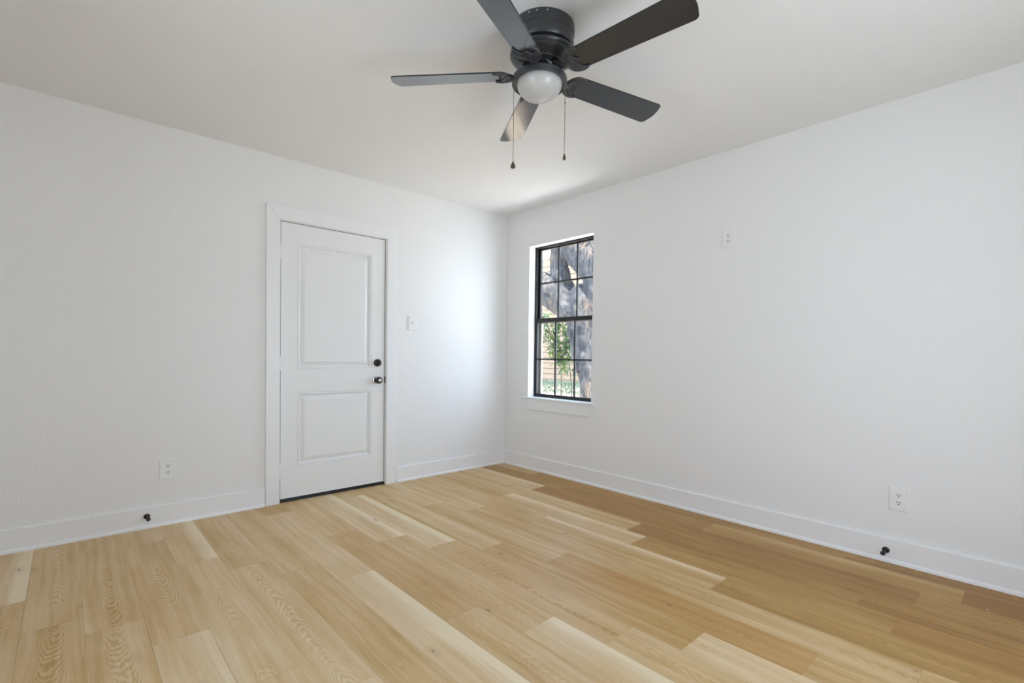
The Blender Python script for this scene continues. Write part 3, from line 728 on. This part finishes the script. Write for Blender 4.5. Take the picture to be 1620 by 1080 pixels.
# ------------------------------------------------------------------ outside the window
def ext_materials():
    m = bpy.data.materials.new('tan_siding'); m.use_nodes = True; g = NG(m); n, l = g.n, g.l; b = n['Principled BSDF']
    t = n.new('ShaderNodeTexCoord'); sp_ = n.new('ShaderNodeSeparateXYZ'); l.new(t.outputs['Object'], sp_.inputs[0])
    no = g.noise(t.outputs['Object'], 3.0, 5)
    l.new(g.mix(g.rng(no, 0.3, 0.7, 0, 1), (0.110, 0.082, 0.059), (0.128, 0.098, 0.072)), b.inputs['Base Color']); b.inputs['Roughness'].default_value = 0.85
    m2 = bpy.data.materials.new('live_oak_bark'); m2.use_nodes = True; g = NG(m2); n, l = g.n, g.l; b = n['Principled BSDF']
    t = n.new('ShaderNodeTexCoord'); mp = n.new('ShaderNodeMapping'); l.new(t.outputs['Object'], mp.inputs[0]); mp.inputs['Scale'].default_value = (1, 1, 0.35)
    a = g.noise(mp.outputs[0], 15, 6, 0.65, 0.8); c = g.noise(t.outputs['Object'], 2.5, 3)
    f = g.math('MULTIPLY_ADD', g.math('SUBTRACT', c, 0.5), 0.5, a)
    br_ = g.mix(g.rng(g.noise(t.outputs['Object'], 1.1, 2), 0.46, 0.60, 0, 1), (0.044, 0.041, 0.043), (0.064, 0.044, 0.029))
    l.new(g.mix(g.rng(f, 0.40, 0.68, 0, 1), (0.008, 0.009, 0.012), br_), b.inputs['Base Color']); b.inputs['Roughness'].default_value = 0.95
    bu = n.new('ShaderNodeBump'); bu.inputs['Strength'].default_value = 1.0; bu.inputs['Distance'].default_value = 0.03; l.new(a, bu.inputs['Height']); l.new(bu.outputs['Normal'], b.inputs['Normal'])
    m3 = bpy.data.materials.new('yard_ground'); m3.use_nodes = True; g = NG(m3); n, l = g.n, g.l; b = n['Principled BSDF']
    t = n.new('ShaderNodeTexCoord'); a = g.noise(t.outputs['Object'], 6, 6, 0.7)
    l.new(g.mix(g.rng(a, 0.35, 0.65, 0, 1), (0.16, 0.12, 0.085), (0.32, 0.27, 0.21)), b.inputs['Base Color']); b.inputs['Roughness'].default_value = 0.95
    return m, m2, m3
M_sid, M_bark, M_dirt = ext_materials()
def leafmat(nm, c1, c2):
    m = bpy.data.materials.new(nm); m.use_nodes = True; g = NG(m); b = g.n['Principled BSDF']
    t = g.n.new('ShaderNodeTexCoord'); a = g.noise(t.outputs['Object'], 9, 2)
    g.l.new(g.mix(g.rng(a, 0.4, 0.6, 0, 1), c1, c2), b.inputs['Base Color']); b.inputs['Roughness'].default_value = 0.5
    return m
M_leaf = leafmat('sapling_leaf', (0.020, 0.055, 0.012), (0.10, 0.15, 0.028))
M_leaf2 = leafmat('oak_leaf', (0.015, 0.035, 0.013), (0.06, 0.085, 0.03))
M_grass = leafmat('grass_blade', (0.014, 0.033, 0.024), (0.038, 0.060, 0.042))

# ground rises gently towards the neighbour's wall
def gz(x):
    t = max(0.0, min(1.0, (x - 2.5) / 4.5)); return -0.22 + 0.50 * t * t * (3 - 2 * t)
bm = bmesh.new(); nx, ny = 30, 24; gv = []
for i in range(nx + 1):
    row = []
    for j in range(ny + 1):
        x = T + 9.2 * i / nx; y = -3.0 + 15.0 * j / ny
        row.append(bm.verts.new((x, y, gz(x) + 0.02 * mnoise.noise(Vector((x * 1.3, y * 1.3, 0))))))
    gv.append(row)
for i in range(nx):
    for j in range(ny): bm.faces.new((gv[i][j], gv[i + 1][j], gv[i + 1][j + 1], gv[i][j + 1]))
g_o = obj('yard_ground', bm, M_dirt, None, True); g_o['kind'] = 'structure'
bm = bmesh.new(); box(bm, T, 2.1, -3.0, 3.5, -0.30, -0.16, 0.01)  # unseen pale slab, added to bounce sunlight up onto the ceiling
g_o = obj('trim_bounce_slab', bm, mat('bounce_slab_pale', (0.70, 0.69, 0.67), 0.9)); g_o['kind'] = 'structure'

# neighbour's tan sided wall
NX = 8.0
nw = thing('neighbour_house', 'tan lap-sided house wall across the yard, seen through the window', 'house', (NX, 6.5, 0.2))
bm = bmesh.new(); zc = 0.0; yA, yB = -6.0, 6.5
k = 0
while zc < 3.8:
    v = [bm.verts.new((x, y, z)) for y in (yA, yB) for x, z in ((0.0, zc), (-0.010, zc), (-0.002, zc + 0.17), (0.0, zc + 0.17))]
    bm.faces.new((v[1], v[5], v[6], v[2])); bm.faces.new((v[0], v[4], v[5], v[1])); bm.faces.new((v[0], v[1], v[2], v[3])); bm.faces.new((v[4], v[7], v[6], v[5])); bm.faces.new((v[3], v[2], v[6], v[7]))
    zc += 0.17
box(bm, 0.0, 0.25, yA, yB, -0.3, 4.0)
obj('siding', bm, M_sid, nw)

# live oak
def tree():
    root = thing('oak_tree', 'gnarled grey-barked live oak forking just outside the window', 'tree', (3.0, 1.22, gz(3.0)))
    O = Vector(root.location)
    def P(y, z, x=3.0): return Vector((x, y, z)) - O
    bm = bmesh.new()
    def limb(pts, rad, seg=22):
        sp_ = smoothpts(pts, 7); n = len(sp_); rr = []
        for i in range(n):
            t = i / (n - 1) * (len(rad) - 1); a = int(min(t, len(rad) - 2)); rr.append(rad[a] + (rad[a + 1] - rad[a]) * (t - a))
        tube(bm, sp_, rr, seg, jitter=0.10)
    # main trunk, from the ground at the right up into the fork
    limb([P(1.10, -0.35), P(1.14, 0.3), P(1.20, 1.0), P(1.32, 1.62), P(1.46, 2.0), P(1.58, 2.2)], [0.36, 0.27, 0.25, 0.29, 0.26, 0.2])
    # limb leaning away to the left
    limb([P(1.36, 1.62), P(1.72, 1.92, 2.97), P(2.15, 2.20, 2.95), P(2.60, 2.46, 2.93), P(3.2, 2.80, 2.9), P(4.0, 3.3, 2.9)], [0.24, 0.25, 0.26, 0.22, 0.19, 0.14])
    # right-hand stem rising and arching over to the upper left
    limb([P(1.26, 1.5), P(1.12, 2.1, 3.05), P(1.18, 2.42, 3.05), P(1.45, 2.74, 3.05), P(1.88, 3.04, 3.05), P(2.35, 3.5, 3.1), P(2.7, 4.3, 3.2)], [0.24, 0.24, 0.29, 0.30, 0.24, 0.20, 0.13])
    # hanging stub joining the arch to the left limb
    limb([P(1.92, 3.05, 3.02), P(2.02, 2.72, 3.0), P(1.90, 2.36, 2.98), P(1.84, 2.16, 2.97)], [0.20, 0.16, 0.15, 0.2])
    limb([P(1.15, 2.4, 3.05), P(0.8, 2.8, 3.1), P(0.5, 3.8, 3.2), P(0.2, 4.8, 3.3)], [0.22, 0.2, 0.16, 0.1])
    # slim twisted stem left of the trunk
    limb([P(1.74, 1.86, 2.97), P(1.66, 1.5, 2.95), P(1.58, 1.2, 2.95), P(1.45, 0.8, 2.97), P(1.30, 0.3), P(1.2, -0.3)], [0.11, 0.08, 0.07, 0.08, 0.10, 0.12], 14)
    o = obj('trunk', bm, M_bark, root, True)
    rm = o.modifiers.new('remesh', 'REMESH'); rm.mode = 'VOXEL'; rm.voxel_size = 0.028; rm.use_smooth_shade = True
    tx = bpy.data.textures.new('bark', 'CLOUDS'); tx.noise_scale = 0.16; tx.noise_depth = 4
    dm = o.modifiers.new('bark', 'DISPLACE'); dm.texture = tx; dm.strength = 0.09; dm.texture_coords = 'LOCAL'; dm.mid_level = 0.5
    # crown
    rnd = random.Random(11); vs = []; fs = []
    def leaf(p, L_, W_):
        a = Euler((rnd.uniform(-1, 1), rnd.uniform(-1, 1), rnd.uniform(0, 6.28))).to_matrix(); c = len(vs)
        for q in ((0, 0, 0), (L_ * .45, W_, 0.01), (L_, 0, 0), (L_ * .45, -W_, 0.01)): vs.append(p + a @ Vector(q))
        fs.append((c, c + 1, c + 2, c + 3))
    clumps = []
    for i in range(34):
        clumps.append(Vector((rnd.uniform(1.6, 5.0), rnd.uniform(-1.5, 3.6), rnd.uniform(4.3, 5.8))))
    for i in range(16): clumps.append(Vector((rnd.uniform(3.7, 4.3), rnd.uniform(1.6, 2.3), rnd.uniform(3.0, 3.5))))
    for i in range(9): clumps.append(Vector((rnd.uniform(3.3, 4.2), rnd.uniform(3.0, 3.9), rnd.uniform(3.35, 3.8))))
    for c in clumps:
        for k in range(55):
            leaf(c - O + Vector((rnd.gauss(0, .24), rnd.gauss(0, .24), rnd.gauss(0, .14))), rnd.uniform(.05, .09), rnd.uniform(.012, .02))
    me = bpy.data.meshes.new('crown'); me.from_pydata([tuple(v) for v in vs], [], fs); me.materials.append(M_leaf2)
    co = bpy.data.objects.new('crown', me); COL.objects.link(co); co.parent = root; co['kind'] = 'stuff'
tree()

def sapling():
    base = Vector((3.62, 2.47, gz(3.62))); root = thing('sapling', 'leafy green sapling sprouting between the window and the tan house', 'sapling', base)
    rnd = random.Random(3); bm = bmesh.new(); tips = []
    stems = [[(0, 0, -0.02), (0.02, 0.03, 0.5), (0.0, 0.02, 1.0), (0.0, 0.10, 1.45), (0.02, 0.2, 1.9)], [(0.02, -0.22, -0.02), (0.0, -0.25, 0.5), (0.0, -0.18, 1.1), (0, -0.05, 1.6), (0, 0.0, 1.95)],
             [(0.0, 0.04, 1.1), (0.05, 0.3, 1.45), (0.0, 0.62, 1.62)], [(0, 0.0, 1.2), (0, -0.14, 1.5), (0, -0.22, 1.75)], [(0, 0.08, 1.35), (0, 0.35, 1.7), (0, 0.42, 2.05)]]
    for st in stems:
        P_ = smoothpts(st, 6); tube(bm, P_, [0.012 - 0.008 * i / len(P_) for i in range(len(P_))], 7)
        tips.append(P_)
    obj('stem', bm, mat('green_stem', (0.045, 0.05, 0.02), 0.7), root, True)
    vs = []; fs = []
    def leaf(p, d, L_, W_):
        d = d.normalized(); side = d.cross(Vector((rnd.uniform(-.5, .5), rnd.uniform(-.5, .5), 1))).normalized(); up = side.cross(d)
        c = len(vs); prof = [(0, 0), (.25, .75), (.5, 1), (.8, .5), (1, 0)]
        for t, wd in prof:
            m_ = p + d * L_ * t - Vector((0, 0, 1)) * (L_ * .35 * t * t)
            vs.append(m_ + side * W_ * wd + up * W_ * .25); vs.append(m_); vs.append(m_ - side * W_ * wd + up * W_ * .25)
        for i in range(4):
            a = c + i * 3; fs.append((a, a + 3, a + 4, a + 1)); fs.append((a + 1, a + 4, a + 5, a + 2))
    for P_ in tips:
        for q in P_:
            if q.z < 1.0:
                if q.z > 0.45 and rnd.random() < .8:
                    for _ in range(4): leaf(q, Vector((rnd.uniform(-1, 1), rnd.uniform(-1, 1), rnd.uniform(-.3, .5))), rnd.uniform(.04, .07), .010)
                continue
            for _ in range(7):
                leaf(q + Vector((rnd.gauss(0, .05), rnd.gauss(0, .06), rnd.gauss(0, .05))), Vector((rnd.uniform(-1, 1), rnd.uniform(-1, 1), rnd.uniform(-.6, .5))), rnd.uniform(.10, .19), rnd.uniform(.018, .03))
    me = bpy.data.meshes.new('leaves'); me.from_pydata([tuple(v) for v in vs], [], fs); me.materials.append(M_leaf)
    o = bpy.data.objects.new('leaves', me); COL.objects.link(o); o.parent = root; o['kind'] = 'stuff'
sapling()

def grass():
    rnd = random.Random(8); vs = []; fs = []
    for i in range(15000):
        x = rnd.uniform(5.6, 7.9); y = rnd.uniform(3.0, 8.0); x = min(x, 7.85)
        if mnoise.noise(Vector((x * 1.2, y * 1.2, 4))) < -0.25 and x < 7.0: continue
        h = rnd.uniform(.05, .13); a = rnd.uniform(0, 6.28); wd = 0.007; c = len(vs)
        dx, dy = math.cos(a), math.sin(a); lx, ly = rnd.gauss(0, .04), rnd.gauss(0, .04)
        z = gz(x) - 0.02
        vs += [(x - dx * wd, y - dy * wd, z), (x + dx * wd, y + dy * wd, z), (x + lx, y + ly, z + h)]
        fs.append((c, c + 1, c + 2))
    me = bpy.data.meshes.new('grass'); me.from_pydata(vs, [], fs); me.materials.append(M_grass)
    o = bpy.data.objects.new('grass', me); COL.objects.link(o); tag(o, 'blue-green grass along the foot of the tan house wall', 'grass'); o['kind'] = 'stuff'
grass()
